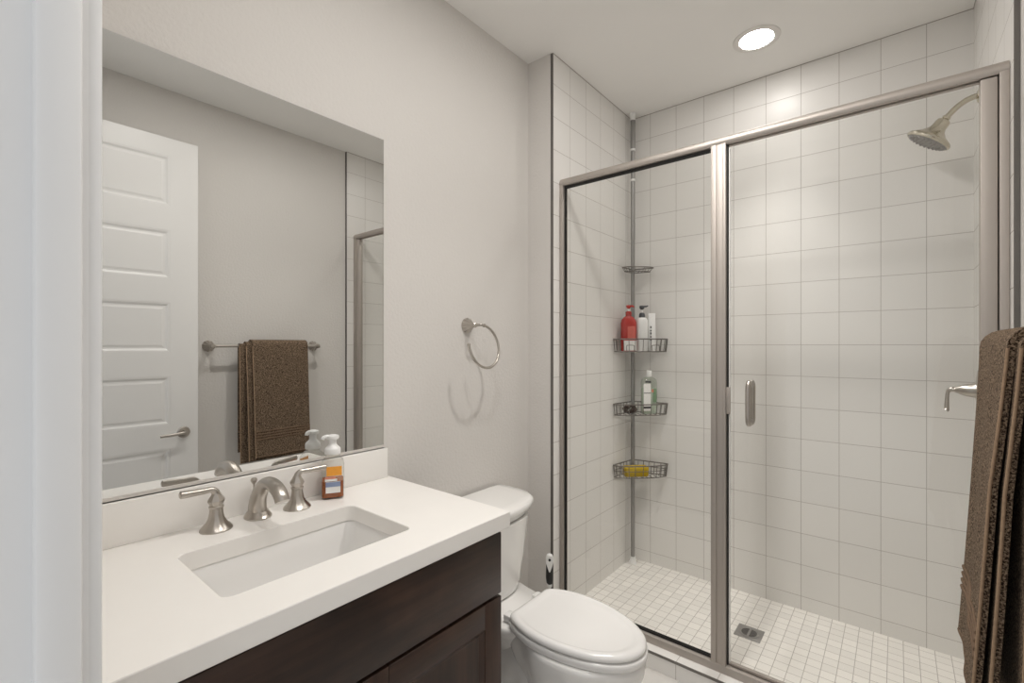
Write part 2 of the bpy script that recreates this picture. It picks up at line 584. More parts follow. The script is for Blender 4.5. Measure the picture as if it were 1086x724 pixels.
# ------------------------------------------------------------------ open door leaf against the right wall (seen in the mirror)
DX0, DX1, DY0, DY1 = 0.165, 0.200, 0.103, 0.905
dr = thing('door_1', 'white panelled door standing open, seen in the mirror', 'door', (0.18, 0.11, 0.012))
dr['kind'] = 'structure'
def door_leaf():
    bm = new_bm()
    box(bm, DX0 + 0.007, DX1 - 0.007, DY0, DY1, 0.012, 2.445)
    pans = [(0.13, 0.39), (0.525, 0.79), (0.916, 1.175), (1.305, 1.567), (1.695, 1.952), (2.083, 2.347)]
    for (xa, xb) in ((DX0, DX0 + 0.008), (DX1 - 0.008, DX1)):
        box(bm, xa, xb, DY0, DY0 + 0.13, 0.012, 2.445)
        box(bm, xa, xb, DY1 - 0.13, DY1, 0.012, 2.445)
        zs = [0.012] + [z for p in pans for z in p] + [2.445]
        for i in range(0, len(zs), 2):
            box(bm, xa, xb, DY0 + 0.13, DY1 - 0.13, zs[i], zs[i + 1])
    return bm, pans
bm, PANS = door_leaf()
obj('leaf', bm, M['door'], dr, smooth=False)
for (z0, z1) in PANS:
    bm = new_bm()
    for s, xf in ((-1, DX0 + 0.007), (1, DX1 - 0.007)):
        lo = []
        for (ins, h) in ((0.0, 0.006), (0.008, 0.0055), (0.018, 0.0004), (0.026, 0.0004), (0.036, 0.003), (0.05, 0.003)):
            x = xf + s * h
            ya, yb, za, zb = DY0 + 0.1302 + ins, DY1 - 0.1302 - ins, z0 + ins, z1 - ins
            lo.append([Vector((x, ya, za)), Vector((x, yb, za)), Vector((x, yb, zb)), Vector((x, ya, zb))])
        loft(bm, lo, cap0=False)
    obj('panel', bm, M['door'], dr, smooth=False)
hd = bpy.data.objects.new('door_handle', None)
for s, xf in ((-1, DX0), (1, DX1)):
    bm = new_bm()
    lathe(bm, [(0.0305, 0), (0.0305, 0.004), (0.026, 0.009), (0.012, 0.011), (0.011, 0.032), (0.012, 0.036), (0.0, 0.037)][:-1] + [(0.003, 0.037)], (xf, 0.836, 0.868), (s, 0, 0))
    tube(bm, catmull([(xf + s * 0.032, 0.838, 0.868), (xf + s * 0.036, 0.815, 0.867), (xf + s * 0.037, 0.775, 0.863), (xf + s * 0.035, 0.725, 0.862)], 6), [(0.0075, 0.006)] * 19, 10)
    part_label(obj('handle', bm, M['nickel'], dr), 'brushed nickel lever handle')
bm = new_bm()
box(bm, DX0 + 0.006, DX1 - 0.006, DY1 - 0.001, DY1 + 0.0012, 0.84, 0.90)
part_label(obj('latch_plate', bm, M['nickel'], dr), 'nickel latch plate')
bpy.data.objects.remove(hd)

# ------------------------------------------------------------------ mirror
mr = thing('wall_mirror', 'large frameless rectangular mirror on the wall above the sink', 'mirror', (XL, 0.55, 0.977))
bm = new_bm(); box(bm, XL + 0.0005, XL + 0.0055, 0.102, 1.004, 0.9765, 2.0735)
bm.faces.ensure_lookup_table()
for f in bm.faces:
    f.material_index = 0 if f.normal.x > 0.5 or f.calc_center_median().x > XL + 0.005 else 1
obj('mirror_glass', bm, [M['mirror'], M['mirror_edge']], mr, smooth=False)
bm = new_bm()
box(bm, XL + 0.0056, XL + 0.0075, 0.102, 1.004, 0.9735, 0.985)
box(bm, XL + 0.0005, XL + 0.0075, 0.102, 1.004, 0.9735, 0.9762)
part_label(obj('bottom_channel', bm, M['channel'], mr, smooth=False), 'thin metal channel under the mirror')

# ------------------------------------------------------------------ vanity
CT = 0.870
VY0, VY1 = 0.094, 0.990
VX = -0.868
vn = thing('vanity_cabinet', 'dark espresso wood vanity cabinet under the white counter', 'cabinet', (XL, 0.54, 0))
bm = new_bm()
box(bm, XL + 0.002, VX - 0.002, VY0, VY0 + 0.018, 0.10, 0.8255)
box(bm, XL + 0.002, VX - 0.002, VY1 - 0.018, VY1, 0.0, 0.8255)
box(bm, XL + 0.002, VX - 0.002, VY0 + 0.018, VY1 - 0.018, 0.10, 0.118)
box(bm, XL + 0.002, XL + 0.010, VY0 + 0.018, VY1 - 0.018, 0.118, 0.8255)
box(bm, VX - 0.022, VX - 0.002, VY0 + 0.018, VY1 - 0.018, 0.79, 0.8255)
box(bm, VX - 0.022, VX - 0.002, VY0 + 0.018, VY1 - 0.018, 0.63, 0.66)
box(bm, VX - 0.022, VX - 0.002, VY0 + 0.018, VY0 + 0.05, 0.118, 0.79)
box(bm, VX - 0.022, VX - 0.002, VY1 - 0.05, VY1 - 0.018, 0.118, 0.79)
obj('body', bm, M['wood_v'], vn, smooth=False)
bm = new_bm(); box(bm, VX - 0.075, VX - 0.06, VY0 + 0.002, VY1 - 0.018, 0.0, 0.10)
obj('toe_kick', bm, M['wood_h'], vn, smooth=False)
bm = new_bm(); box(bm, VX - 0.0018, VX + 0.018, VY0 + 0.003, VY1 - 0.001, 0.653, 0.8215, 0.003)
part_label(obj('drawer_front', bm, M['wood_h'], vn), 'plain flat false drawer front')
def shaker(y0, y1, z0, z1):
    xa, xb = VX - 0.0018, VX + 0.018
    fw = 0.066
    bm = new_bm()
    lo = []
    for ins, x in ((0.0, xb - 0.003), (0.006, xb - 0.006), (0.014, xb - 0.011), (0.02, xb - 0.0115)):
        lo.append([Vector((x, y0 + fw + ins, z0 + fw + ins)), Vector((x, y1 - fw - ins, z0 + fw + ins)), Vector((x, y1 - fw - ins, z1 - fw - ins)), Vector((x, y0 + fw + ins, z1 - fw - ins))])
    lo.insert(0, [Vector((xa, p.y, p.z)) for p in lo[0]])
    loft(bm, lo)
    d = obj('door', bm, M['wood_v'], vn, smooth=False)
    for ya, yb in ((y0, y0 + fw), (y1 - fw, y1)):
        bm = new_bm()
        box(bm, xa, xb, ya, yb, z0, z1, 0.0025)
        obj('stile', bm, M['wood_v'], d)
    for za, zb in ((z0, z0 + fw), (z1 - fw, z1)):
        bm = new_bm()
        box(bm, xa, xb, y0 + fw, y1 - fw, za, zb, 0.002)
        obj('rail', bm, M['wood_h'], d)
ym = 0.548
shaker(VY0 + 0.003, ym - 0.0015, 0.106, 0.645)
shaker(ym + 0.0015, VY1 - 0.001, 0.106, 0.645)

# countertop with sink cut-out
ct = thing('countertop', 'white quartz counter with backsplash on the dark cabinet', 'countertop', (XL, 0.55, 0.826))
SX0, SX1, SY0, SY1 = -1.2445, -0.963, 0.332, 0.768
inner = rrect((SX0 + SX1) / 2, (SY0 + SY1) / 2, SX1 - SX0, SY1 - SY0, 0.022, 7)
outer = rrect((XL + 0.001 - 0.846) / 2, (0.093 + 1.024) / 2, (-0.846 - XL - 0.001), 1.024 - 0.093, 0.004, 7)
bm = new_bm(); plate_with_hole(bm, outer, inner, 0.826, CT, 0.002)
obj('slab', bm, M['quartz'], ct, angle=20)
bm = new_bm(); box(bm, XL + 0.001, XL + 0.020, 0.093, 1.011, CT + 0.0002, 0.9735, 0.0015)
obj('backsplash', bm, M['quartz'], ct)

# undermount sink
sk = thing('sink', 'white rectangular undermount sink set into the counter', 'sink', (-1.104, 0.55, 0.826))
bm = new_bm()
def srect(dx0, dx1, dy0, dy1, r):
    return rrect((SX0 - dx0 + SX1 + dx1) / 2, (SY0 - dy0 + SY1 + dy1) / 2, SX1 - SX0 + dx0 + dx1, SY1 - SY0 + dy0 + dy1, r, 7)
def L3(o, z):
    return [Vector((p[0], p[1], z)) for p in o]
loops = [L3(srect(.03, .03, .03, .03, .05), 0.8255), L3(srect(.004, .004, .004, .004, .024), 0.8255), L3(srect(.002, .002, .002, .002, .024), 0.822),
         L3(srect(-.002, -.002, -.004, -.004, .028), 0.78), L3(srect(-.008, -.006, -.012, -.012, .034), 0.735), L3(srect(-.014, -.012, -.02, -.02, .04), 0.718),
         L3(srect(-.03, -.03, -.04, -.04, .05), 0.7085), L3(srect(-.10, -.10, -.16, -.16, .035), 0.703)]
out = [L3(srect(-.08, -.08, -.12, -.12, .05), 0.688), L3(srect(.0, .0, -.01, -.01, .05), 0.70), L3(srect(.014, .014, .012, .012, .04), 0.74), L3(srect(.02, .02, .02, .02, .04), 0.80), L3(srect(.03, .03, .03, .03, .05), 0.812)]
loft(bm, out[::1] + loops, cap0=True, cap1=True)
obj('basin', bm, M['basin'], sk, angle=50)
bm = new_bm()
lathe(bm, [(0.032, 0.0), (0.031, 0.003), (0.024, 0.004), (0.021, 0.0015), (0.016, 0.0015), (0.015, 0.006), (0.004, 0.0075)], (-1.104, 0.55, 0.7032))
part_label(obj('drain', bm, M['nickel'], sk), 'round metal drain stopper')

# ------------------------------------------------------------------ faucet
fc = thing('faucet', 'brushed nickel widespread faucet behind the sink', 'faucet', (-1.347, 0.552, CT))
FX = -1.347
bm = new_bm()
pth = [(-0.012, 0, 0.006), (-0.012, 0, 0.03), (-0.004, 0, 0.056), (0.014, 0, 0.081), (0.042, 0, 0.100), (0.074, 0, 0.1055), (0.106, 0, 0.099), (0.128, 0, 0.084), (0.137, 0, 0.071)]
rr = [(0.031, 0.024), (0.028, 0.0215), (0.0235, 0.0195), (0.0195, 0.0190), (0.0165, 0.0190), (0.0155, 0.0190), (0.0152, 0.0188), (0.0150, 0.0185), (0.0148, 0.018)]
P = catmull(pth, 5)
R2 = [Vector((a, b, 0)) for a, b in rr]
R2 = [(v.x, v.y) for v in catmull(R2, 5)]
tube(bm, [Vector((FX, 0.552, CT)) + p for p in P], R2, 20, flat=(1, 0, 0))
obj('spout', bm, M['nickel'], fc, angle=50)
bm = new_bm()
lathe(bm, [(0.040, 0.0002), (0.040, 0.004), (0.036, 0.008), (0.034, 0.011), (0.029, 0.018)], (FX - 0.01, 0.552, CT), sx=1.0, sy=0.84, seg=32)
obj('base_plate', bm, M['nickel'], fc)
bm = new_bm()
tube(bm, [(FX - 0.033, 0.552, CT + 0.01), (FX - 0.036, 0.552, CT + 0.085)], 0.0025, 8)
lathe(bm, [(0.003, 0), (0.005, 0.003), (0.0085, 0.009), (0.0085, 0.013), (0.006, 0.017), (0.002, 0.018)], (FX - 0.036, 0.552, CT + 0.084), seg=16)
part_label(obj('lift_rod', bm, M['nickel'], fc), 'small round lift knob behind the spout')
def faucet_handle(y, s, x):
    bm = new_bm()
    lathe(bm, [(0.037, 0.0002), (0.037, 0.003), (0.033, 0.008), (0.0245, 0.017), (0.0185, 0.028), (0.0158, 0.040), (0.0145, 0.055)], (x, y, CT), seg=48, flute=0.03, nfl=12, fl_range=(0.007, 0.05))
    lathe(bm, [(0.0150, 0.0545), (0.0168, 0.056), (0.0168, 0.060), (0.0150, 0.0615)], (x, y, CT), seg=32)
    lathe(bm, [(0.0145, 0.061), (0.0150, 0.064), (0.0205, 0.074), (0.0195, 0.077), (0.0130, 0.086), (0.0110, 0.092)], (x, y, CT), seg=8)
    h = obj('handle', bm, M['nickel'], fc, angle=30)
    bm = new_bm()
    dx = 0.018 if s > 0 else 0.0
    pp = catmull([(x, y, CT + 0.088), (x, y + s * 0.003, CT + 0.097), (x + dx * .1, y + s * 0.012, CT + 0.1035), (x + dx * .35, y + s * 0.028, CT + 0.1035), (x + dx * .7, y + s * 0.055, CT + 0.1045), (x + dx, y + s * 0.080, CT + 0.1055)], 6)
    n = len(pp)
    rad = []
    for i in range(n):
        t = i / (n - 1)
        rad.append(0.0105 - 0.0035 * min(1, t / 0.45) + (0.0022 * max(0, (t - 0.45) / 0.5)) - (0.004 if i == n - 1 else 0))
    tube(bm, pp, rad, 14)
    obj('lever', bm, M['nickel'], h)
faucet_handle(0.446, -1, -1.345)
faucet_handle(0.654, 1, -1.343)

# ------------------------------------------------------------------ soap bottle
BX, BY = -1.357, 0.773
so = thing('soap_dispenser', 'clear foaming hand soap bottle with amber soap and white pump by the faucet', 'soap dispenser', (BX, BY, CT))
def bottle_ring(w, d, r, z, ang=-0.515, cx=BX, cy=BY, n=4):
    c, s = math.cos(ang), math.sin(ang)
    return [Vector((cx + p[0] * c - p[1] * s, cy + p[0] * s + p[1] * c, z)) for p in rrect(0, 0, w, d, r, n)]
Z = CT + 0.0005
bm = new_bm()
loft(bm, [bottle_ring(.059, .059, .012, Z), bottle_ring(.066, .066, .012, Z + .004), bottle_ring(.066, .066, .012, Z + .104), bottle_ring(.062, .062, .014, Z + .112), bottle_ring(.050, .050, .02, Z + .119), bottle_ring(.042, .042, .0205, Z + .124), bottle_ring(.042, .042, .0205, Z + .132)])
obj('bottle', bm, M['bottle'], so)
bm = new_bm()
loft(bm, [bottle_ring(.055, .055, .010, Z + .003), bottle_ring(.0622, .0622, .011, Z + .006), bottle_ring(.0622, .0622, .011, Z + .054)])
part_label(obj('liquid', bm, M['amber'], so), 'amber liquid soap in the lower half')
def lab(name, x0, x1, z0, z1, mat, face=0.0334, ang=0.25, cx=BX, cy=BY, parent=None, z=Z):
    """label plate on the +X face, offset outwards"""
    bm = new_bm()
    box(bm, face, face + 0.0009, x0, x1, z + z0, z + z1)
    bmesh.ops.rotate(bm, verts=bm.verts, cent=(0, 0, 0), matrix=Matrix.Rotation(ang, 3, 'Z'))
    bmesh.ops.translate(bm, verts=bm.verts, vec=(cx, cy, 0))
    return obj(name, bm, mat, parent, smooth=False)
FA = -0.515
lw = lab('front_label', -0.020, 0.022, 0.020, 0.054, M['label_white'], parent=so, ang=FA)
part_label(lw, 'small white front label with blue band')
part_label(lab('label_band', -0.020, 0.022, 0.039, 0.053, M['label_blue'], face=0.0345, parent=lw, ang=FA), 'blue band on the label')
lo_ = lab('upper_label', -0.018, 0.026, 0.072, 0.100, M['label_orange'], parent=so, ang=FA)
part_label(lo_, 'orange printed patch')
part_label(lab('label_strip', -0.022, 0.008, 0.060, 0.070, M['label_pink'], parent=so, ang=FA), 'reddish printed strip')
lab('label_print', -0.022, 0.012, 0.056, 0.0625, M['label_white'], face=0.0344, parent=so, ang=FA)
bm = new_bm()
lathe(bm, [(0.0225, 0.132), (0.0235, 0.134), (0.0235, 0.148), (0.021, 0.152), (0.0135, 0.159), (0.0110, 0.164), (0.0110, 0.178)], (BX, BY, Z))
pm = obj('pump', bm, M['white_plastic'], so)
bm = new_bm()
lathe(bm, [(0.009, 0.176), (0.0175, 0.179), (0.019, 0.183), (0.018, 0.189), (0.010, 0.1915), (0.002, 0.192)], (BX, BY, Z))
tube(bm, catmull([(BX, BY, Z + .185), (BX - 0.006, BY - 0.017, Z + .187), (BX - 0.010, BY - 0.025, Z + .184), (BX - 0.011, BY - 0.027, Z + .179)], 4), 0.006, 10)
obj('pump_head', bm, M['white_plastic'], pm)

# ------------------------------------------------------------------ towel ring
tr = thing('towel_ring', 'brushed nickel towel ring on the wall above the toilet', 'towel ring', (XL, 1.428, 1.425))
bm = new_bm()
lathe(bm, [(0.031, 0.0004), (0.031, 0.004), (0.029, 0.008), (0.017, 0.024), (0.0105, 0.036), (0.009, 0.044), (0.0115, 0.047), (0.0115, 0.052), (0.008, 0.055), (0.0065, 0.062), (0.006, 0.084), (0.002, 0.088)], (XL, 1.428, 1.425), (1, 0, 0), 40, flute=0.09, nfl=10, fl_range=(0.003, 0.03))
obj('wall_mount', bm, M['nickel'], tr, angle=30)
bm = new_bm()
RX, RR = XL + 0.084, 0.089
arc = [(RX + 0.036 * (1 - math.cos(a)) / 2, 1.4285 + RR * math.sin(a), 1.425 - RR + RR * math.cos(a)) for a in [math.radians(-2 + k * (276 / 60)) for k in range(61)]]
tube(bm, arc, 0.0055, 12)
lathe(bm, [(0.004, -0.004), (0.0078, -0.002), (0.0078, 0.003), (0.004, 0.005)], arc[-1], Vector(arc[-1]) - Vector(arc[-2]), 12)
lathe(bm, [(0.004, -0.004), (0.0078, -0.002), (0.0078, 0.003), (0.004, 0.005)], arc[3], Vector(arc[3]) - Vector(arc[2]), 12)
obj('ring', bm, M['nickel'], tr)

# ------------------------------------------------------------------ toilet
TY = 1.378
to = thing('toilet', 'white two-piece toilet with closed lid between vanity and shower', 'toilet', (-1.0, TY, 0))
def plan(pts, z, n=5):
    """closed outline symmetric about the toilet's axis from (x, half-width) points, back to front"""
    up = [Vector((x, TY + w, 0)) for x, w in pts]
    dn = [Vector((x, TY - w, 0)) for x, w in reversed(pts) if w > 1e-6]
    lp = catmull(up + dn, n, closed=True)
    return [Vector((p.x, p.y, z)) for p in lp]
def scl(lp, s, z, cx=-0.84):
    return [Vector((cx + (p.x - cx) * s, TY + (p.y - TY) * s, z)) for p in lp]
LID = [(-1.052, 0.06), (-1.048, 0.112), (-1.00, 0.143), (-0.94, 0.159), (-0.87, 0.163), (-0.79, 0.154), (-0.71, 0.128), (-0.65, 0.091), (-0.617, 0.05), (-0.604, 0.0)]
lid0 = plan(LID, 0)
bm = new_bm()
loft(bm, [scl(lid0, .90, .3805), scl(lid0, .975, .3815), scl(lid0, .995, .385), scl(lid0, 1.0, .389), scl(lid0, .994, .3945), scl(lid0, .975, .3995), scl(lid0, .93, .4035), scl(lid0, .885, .4035), scl(lid0, .83, .3985), scl(lid0, .78, .397), scl(lid0, .4, .398), scl(lid0, .05, .399)])
obj('seat_lid', bm, M['seat'], to, angle=60)
bm = new_bm()
SEAT = [(x + (0.0 if x < -1 else 0.002), w + 0.001 if w else 0) for x, w in LID]
seat0 = plan(SEAT, 0)
loft(bm, [scl(seat0, .80, .3525), scl(seat0, .985, .353), scl(seat0, 1.006, .357), scl(seat0, 1.008, .372), scl(seat0, .992, .3775), scl(seat0, .80, .3795)])
obj('seat', bm, M['seat'], to, angle=60)
for s in (-1, 1):
    bm = new_bm()
    box(bm, -1.088, -1.045, TY + s * 0.085 - 0.019, TY + s * 0.085 + 0.019, 0.3535, 0.380, 0.005)
    obj('hinge', bm, M['seat'], to)
# bowl and foot
bm = new_bm()
def bowl(x0, x1, w, wb, z, mid=0.45):
    L = x1 - x0
    return plan([(x0, wb * 0.55), (x0 + 0.012, wb * 0.9), (x0 + 0.16 * L, wb * 1.05), (x0 + mid * L * 0.8, w * 0.97), (x0 + (mid + 0.1) * L, w), (x0 + 0.72 * L, w * 0.88), (x0 + 0.88 * L, w * 0.60), (x0 + 0.965 * L, w * 0.31), (x1, 0.0)], z)
loft(bm, [bowl(-1.02, -0.80, .080, .060, 0.06), bowl(-1.03, -0.775, .098, .068, 0.11), bowl(-1.045, -0.715, .124, .080, 0.17),
          bowl(-1.06, -0.655, .148, .092, 0.22), bowl(-1.07, -0.622, .162, .104, 0.265), bowl(-1.075, -0.609, .168, .110, 0.305), bowl(-1.08, -0.604, .169, .112, 0.332), bowl(-1.08, -0.605, .168, .112, 0.346), bowl(-1.075, -0.612, .162, .106, 0.3522)])
obj('bowl', bm, M['porcelain'], to, angle=70)
bm = new_bm()
loft(bm, [bowl(-1.30, -0.745, .112, .112, 0.0005), bowl(-1.30, -0.742, .113, .113, 0.012), bowl(-1.295, -0.755, .103, .105, 0.03), bowl(-1.29, -0.77, .094, .092, 0.07), bowl(-1.29, -0.79, .090, .084, 0.13), bowl(-1.29, -0.80, .088, .080, 0.19), bowl(-1.30, -0.84, .086, .080, 0.25), bowl(-1.32, -0.90, .080, .076, 0.30)])
obj('pedestal', bm, M['porcelain'], to, angle=70)
# deck under the tank
bm = new_bm()
def deck(xb, xf, wb, wf, z):
    return plan([(xb, wb * 0.5), (xb + 0.006, wb), (xb + 0.12, wb * 0.985), ((xb + xf) / 2 + 0.04, (wb + wf) / 2), (xf - 0.03, wf), (xf, wf * 0.6), (xf + 0.002, 0)], z, 4)
loft(bm, [deck(-1.36, -1.08, .08, .07, .20), deck(-1.385, -1.05, .105, .09, .26), deck(-1.40, -1.03, .155, .118, .305), deck(-1.402, -1.01, .172, .124, .328), deck(-1.402, -1.01, .174, .126, .343), deck(-1.395, -1.02, .168, .120, .3505)])
obj('deck', bm, M['porcelain'], to, angle=70)
bm = new_bm()
TB = lambda w, xf, z: plan([(-1.405, w * .5), (-1.404, w * .96), (-1.385, w), (-1.30, w * .985), (-1.235, w * .93), (xf - .028, w * .76), (xf - .008, w * .52), (xf, w * .25), (xf + .001, 0)], z, 4)
loft(bm, [TB(.150, -1.185, .351), TB(.172, -1.175, .360), TB(.180, -1.170, .39), TB(.197, -1.162, .50), TB(.211, -1.156, .60), TB(.219, -1.152, .645)])
obj('tank', bm, M['porcelain'], to, angle=60)
bm = new_bm()
TL = lambda g, z: plan([(-1.407, .13), (-1.407, .246 + g), (-1.392, .262 + g), (-1.31, .264 + g), (-1.245, .252 + g), (-1.192 + g * .5, .217 + g), (-1.160 + g, .150 + g * .6), (-1.146 + g, .07), (-1.143 + g, 0)], z, 5)
loft(bm, [TL(-.03, .6452), TL(-.022, .647), TL(-.014, .655), TL(-.008, .668), TL(-.003, .674), TL(0, .680), TL(0, .692), TL(-.004, .699), TL(-.014, .7035), TL(-.05, .705)])
obj('tank_lid', bm, M['porcelain'], to, angle=60)
bm = new_bm()
lathe(bm, [(0.013, 0), (0.013, 0.004), (0.009, 0.007), (0.006, 0.012), (0.006, 0.02)], (-1.186, TY - 0.135, 0.60), (1, -0.15, 0), 20)
tube(bm, catmull([(-1.168, TY - 0.137, 0.60), (-1.158, TY - 0.120, 0.599), (-1.143, TY - 0.09, 0.594), (-1.138, TY - 0.075, 0.592)], 5), [(0.007, 0.004)] * 16, 10)
part_label(obj('flush_lever', bm, M['nickel'], to), 'nickel flush lever')
for s in (-1, 1):
    bm = new_bm()
    lathe(bm, [(0.012, 0.0), (0.012, 0.008), (0.008, 0.014), (0.002, 0.016)], (-1.16, TY + s * 0.126, 0.0005), seg=16)
    obj('bolt_cap', bm, M['porcelain'], to)

# toilet brush
tb = thing('toilet_brush', 'toilet brush with black and white handle standing behind the toilet', 'toilet brush', (-1.232, 1.765, 0))
bx, by = -1.232, 1.772
bm = new_bm()
lathe(bm, [(0.052, 0.0005), (0.054, 0.004), (0.050, 0.03), (0.046, 0.11), (0.048, 0.125), (0.044, 0.126), (0.042, 0.11), (0.045, 0.03), (0.01, 0.02)], (bx, by, 0))
obj('holder', bm, M['white_plastic'], tb)
bm = new_bm()
lathe(bm, [(0.006, 0.03), (0.028, 0.035), (0.034, 0.06), (0.030, 0.095), (0.007, 0.105)], (bx, by, 0), seg=24, flute=0.06, nfl=12)
obj('bristles', bm, M['white_plastic'], tb)
bm = new_bm()
tube(bm, [(bx, by, 0.10), (bx, by, 0.235)], 0.006, 12)
lathe(bm, [(0.007, 0.228), (0.0115, 0.236), (0.0115, 0.241), (0.008, 0.246)], (bx, by, 0), seg=16)
obj('rod', bm, M['white_plastic'], tb)
bm = new_bm()
lathe(bm, [(0.006, 0.242), (0.0145, 0.252), (0.0175, 0.275), (0.0172, 0.305), (0.0155, 0.335), (0.011, 0.352), (0.006, 0.357)], (bx, by, 0), seg=20, sx=1.0)
part_label(obj('grip', bm, M['rubber'], tb), 'black rubber grip')
bm = new_bm()
# white hanging eye that runs down into the grip as a wedge, facing the room
E1 = [(0.0, 0.305), (0.0075, 0.328), (0.0130, 0.352), (0.0130, 0.366), (0.0085, 0.377), (0.0, 0.381), (-0.0085, 0.377), (-0.0130, 0.366), (-0.0130, 0.352), (-0.0075, 0.328)]
E2 = [(0.0, 0.352), (0.0025, 0.354), (0.0048, 0.358), (0.005, 0.362), (0.003, 0.367), (0.0, 0.369), (-0.003, 0.367), (-0.005, 0.362), (-0.0048, 0.358), (-0.0025, 0.354)]
o3 = catmull([Vector((a, b, 0)) for a, b in E1], 4, True)
i3 = catmull([Vector((a, b, 0)) for a, b in E2], 4, True)
dirv = Vector((-by, bx, 0)).normalized() * -1      # sideways as seen from the room
nv = Vector((-bx, -by, 0)).normalized()
def eye(lst, t):
    return [Vector((bx, by, 0)) + dirv * (p.x * 1.3) + nv * t + Vector((0, 0, p.y)) for p in lst]
loft(bm, [eye(i3, 0.0175), eye(o3, 0.0175), eye(o3, -0.010), eye(i3, -0.010)], ring=True)
part_label(obj('hanging_eye', bm, M['white_plastic'], tb), 'white end of the handle with a hanging hole')

# ------------------------------------------------------------------ shower enclosure
GY = 1.942
se = thing('shower_enclosure', 'brushed nickel framed glass shower enclosure across the tiled shower', 'shower enclosure', (-0.5, GY, 0.07))
HZ0, HZ1 = 2.118, 2.156
bm = new_bm()
prof = [(1.925, HZ0), (1.9195, HZ0 + .008), (1.9195, HZ0 + .017), (1.924, HZ0 + .028), (1.933, HZ1 - .003), (1.940, HZ1), (1.952, HZ1), (1.960, HZ1 - .004), (1.966, HZ0 + .026), (1.966, HZ0), (1.950, HZ0), (1.950, HZ0 + .008), (1.935, HZ0 + .008), (1.935, HZ0)]
loft(bm, [[Vector((x, p[0], p[1])) for p in prof] for x in (XT + .001, XTR - .001)])
obj('header_rail', bm, M['frame'], se, angle=40)
bm = new_bm()
prof = [(1.917, .0705), (1.917, .090), (1.920, .099), (1.930, .1015), (1.934, .1015), (1.934, .094), (1.950, .094), (1.950, .1015), (1.958, .1015), (1.966, .0975), (1.966, .0705)]
loft(bm, [[Vector((x, p[0], p[1])) for p in prof] for x in (XT + .001, XTR - .001)])
obj('sill_track', bm, M['frame'], se, angle=40)
def jamb(x0, x1):
    bm = new_bm()
    box(bm, x0, x1, 1.920, 1.964, .0945, HZ0 + .004, 0.0015)
    obj('wall_jamb', bm, M['frame'], se)
jamb(XT + .001, XT + .0195)
jamb(XTR - .021, XTR - .001)
MX0, MX1 = -0.566, -0.511
bm = new_bm()
box(bm, MX0, MX0 + .020, 1.920, 1.964, .0945, HZ0 + .004, 0.0015)
box(bm, MX0 + .020, MX1 - .012, 1.9225, 1.964, .0945, HZ0 + .004, 0.001)
box(bm, MX1 - .012, MX1, 1.920, 1.964, .0945, HZ0 + .004, 0.0015)
obj('mullion', bm, M['frame'], se)
# fixed pane with black gasket
bm = new_bm()
box(bm, XT + .0196, MX0 - .0002, GY - .003, GY + .003, .102, HZ0 - .0002)
obj('fixed_pane', bm, M['glass'], se, smooth=False)
bm = new_bm()
gx0, gx1, gz0, gz1 = XT + .0196, MX0 - .0002, .1017, HZ0 - .0002
for (a, b, c, d) in ((gx0, gx1, gz1 - .011, gz1), (gx0, gx1, gz0, gz0 + .009), (gx0, gx0 + .006, gz0 + .009, gz1 - .011), (gx1 - .002, gx1, gz0 + .009, gz1 - .011)):
    box(bm, a, b, GY - .007, GY - .0031, c, d)
    box(bm, a, b, GY + .0031, GY + .007, c, d)
part_label(obj('gasket', bm, M['gasket'], se, smooth=False), 'black glazing gasket around the fixed pane')
# door
DXa, DXb = -0.499, 0.1895
bm = new_bm()
box(bm, DXa, DXb, GY - .003, GY + .003, .108, HZ0 - .016)
sd = obj('door', bm, M['glass'], se, smooth=False)
part_label(sd, 'hinged clear glass door')
bm = new_bm()
box(bm, DXb - .001, 0.224, 1.926, 1.960, .106, HZ0 - .004, 0.002)
obj('hinge_stile', bm, M['frame'], sd)
bm = new_bm()
box(bm, DXb + .0345 + .0004, XTR - .0212, 1.936, 1.950, .103, HZ0 - .001)
part_label(obj('hinge_seal', bm, M['gasket'], sd, smooth=False), 'dark hinge gap seal')
bm = new_bm()
box(bm, MX1 + .0002, MX1 + .0045, 1.934, 1.950, .102, HZ0 - .0002)
part_label(obj('strike_seal', bm, M['gasket'], se, smooth=False), 'dark strip on the mullion beside the door')
bm = new_bm()
box(bm, DXa - .0035, DXa - .0002, GY - .006, GY + .006, .108, HZ0 - .016, 0.001)
part_label(obj('edge_strip', bm, M['white_plastic'], sd), 'pale seal on the door edge')
bm = new_bm()
box(bm, MX1 + .0002, MX1 + .014, 1.9245, 1.9335, 1.075, 1.178, 0.001)
part_label(obj('catch', bm, M['frame'], se), 'small metal door catch')
bm = new_bm()
box(bm, DXa, DXb, GY - .007, GY + .007, .1045, .114, 0.001)
part_label(obj('sweep', bm, M['frame'], sd), 'metal sweep along the bottom of the door')
# pull handle: one closed loop on each side of the glass
hx, hz, hh = -0.428, 1.122, 0.087
for s in (-1, 1):
    bm = new_bm()
    yy = GY + s * 0.003
    pp = catmull([(hx, yy + s * .001, hz - .070), (hx, yy + s * .020, hz - .078), (hx, yy + s * .034, hz - .066), (hx, yy + s * .036, hz - .03), (hx, yy + s * .036, hz + .03), (hx, yy + s * .034, hz + .066), (hx, yy + s * .020, hz + .078), (hx, yy + s * .001, hz + .070)], 6)
    tube(bm, pp, 0.0088, 14)
    lathe(bm, [(0.0125, 0.0), (0.0125, 0.004), (0.009, 0.006)], (hx, yy, hz - .070), (0, s, 0), 18)
    lathe(bm, [(0.0125, 0.0), (0.0125, 0.004), (0.009, 0.006)], (hx, yy, hz + .070), (0, s, 0), 18)
    part_label(obj('pull_handle', bm, M['nickel'], sd), 'rounded nickel pull handle')

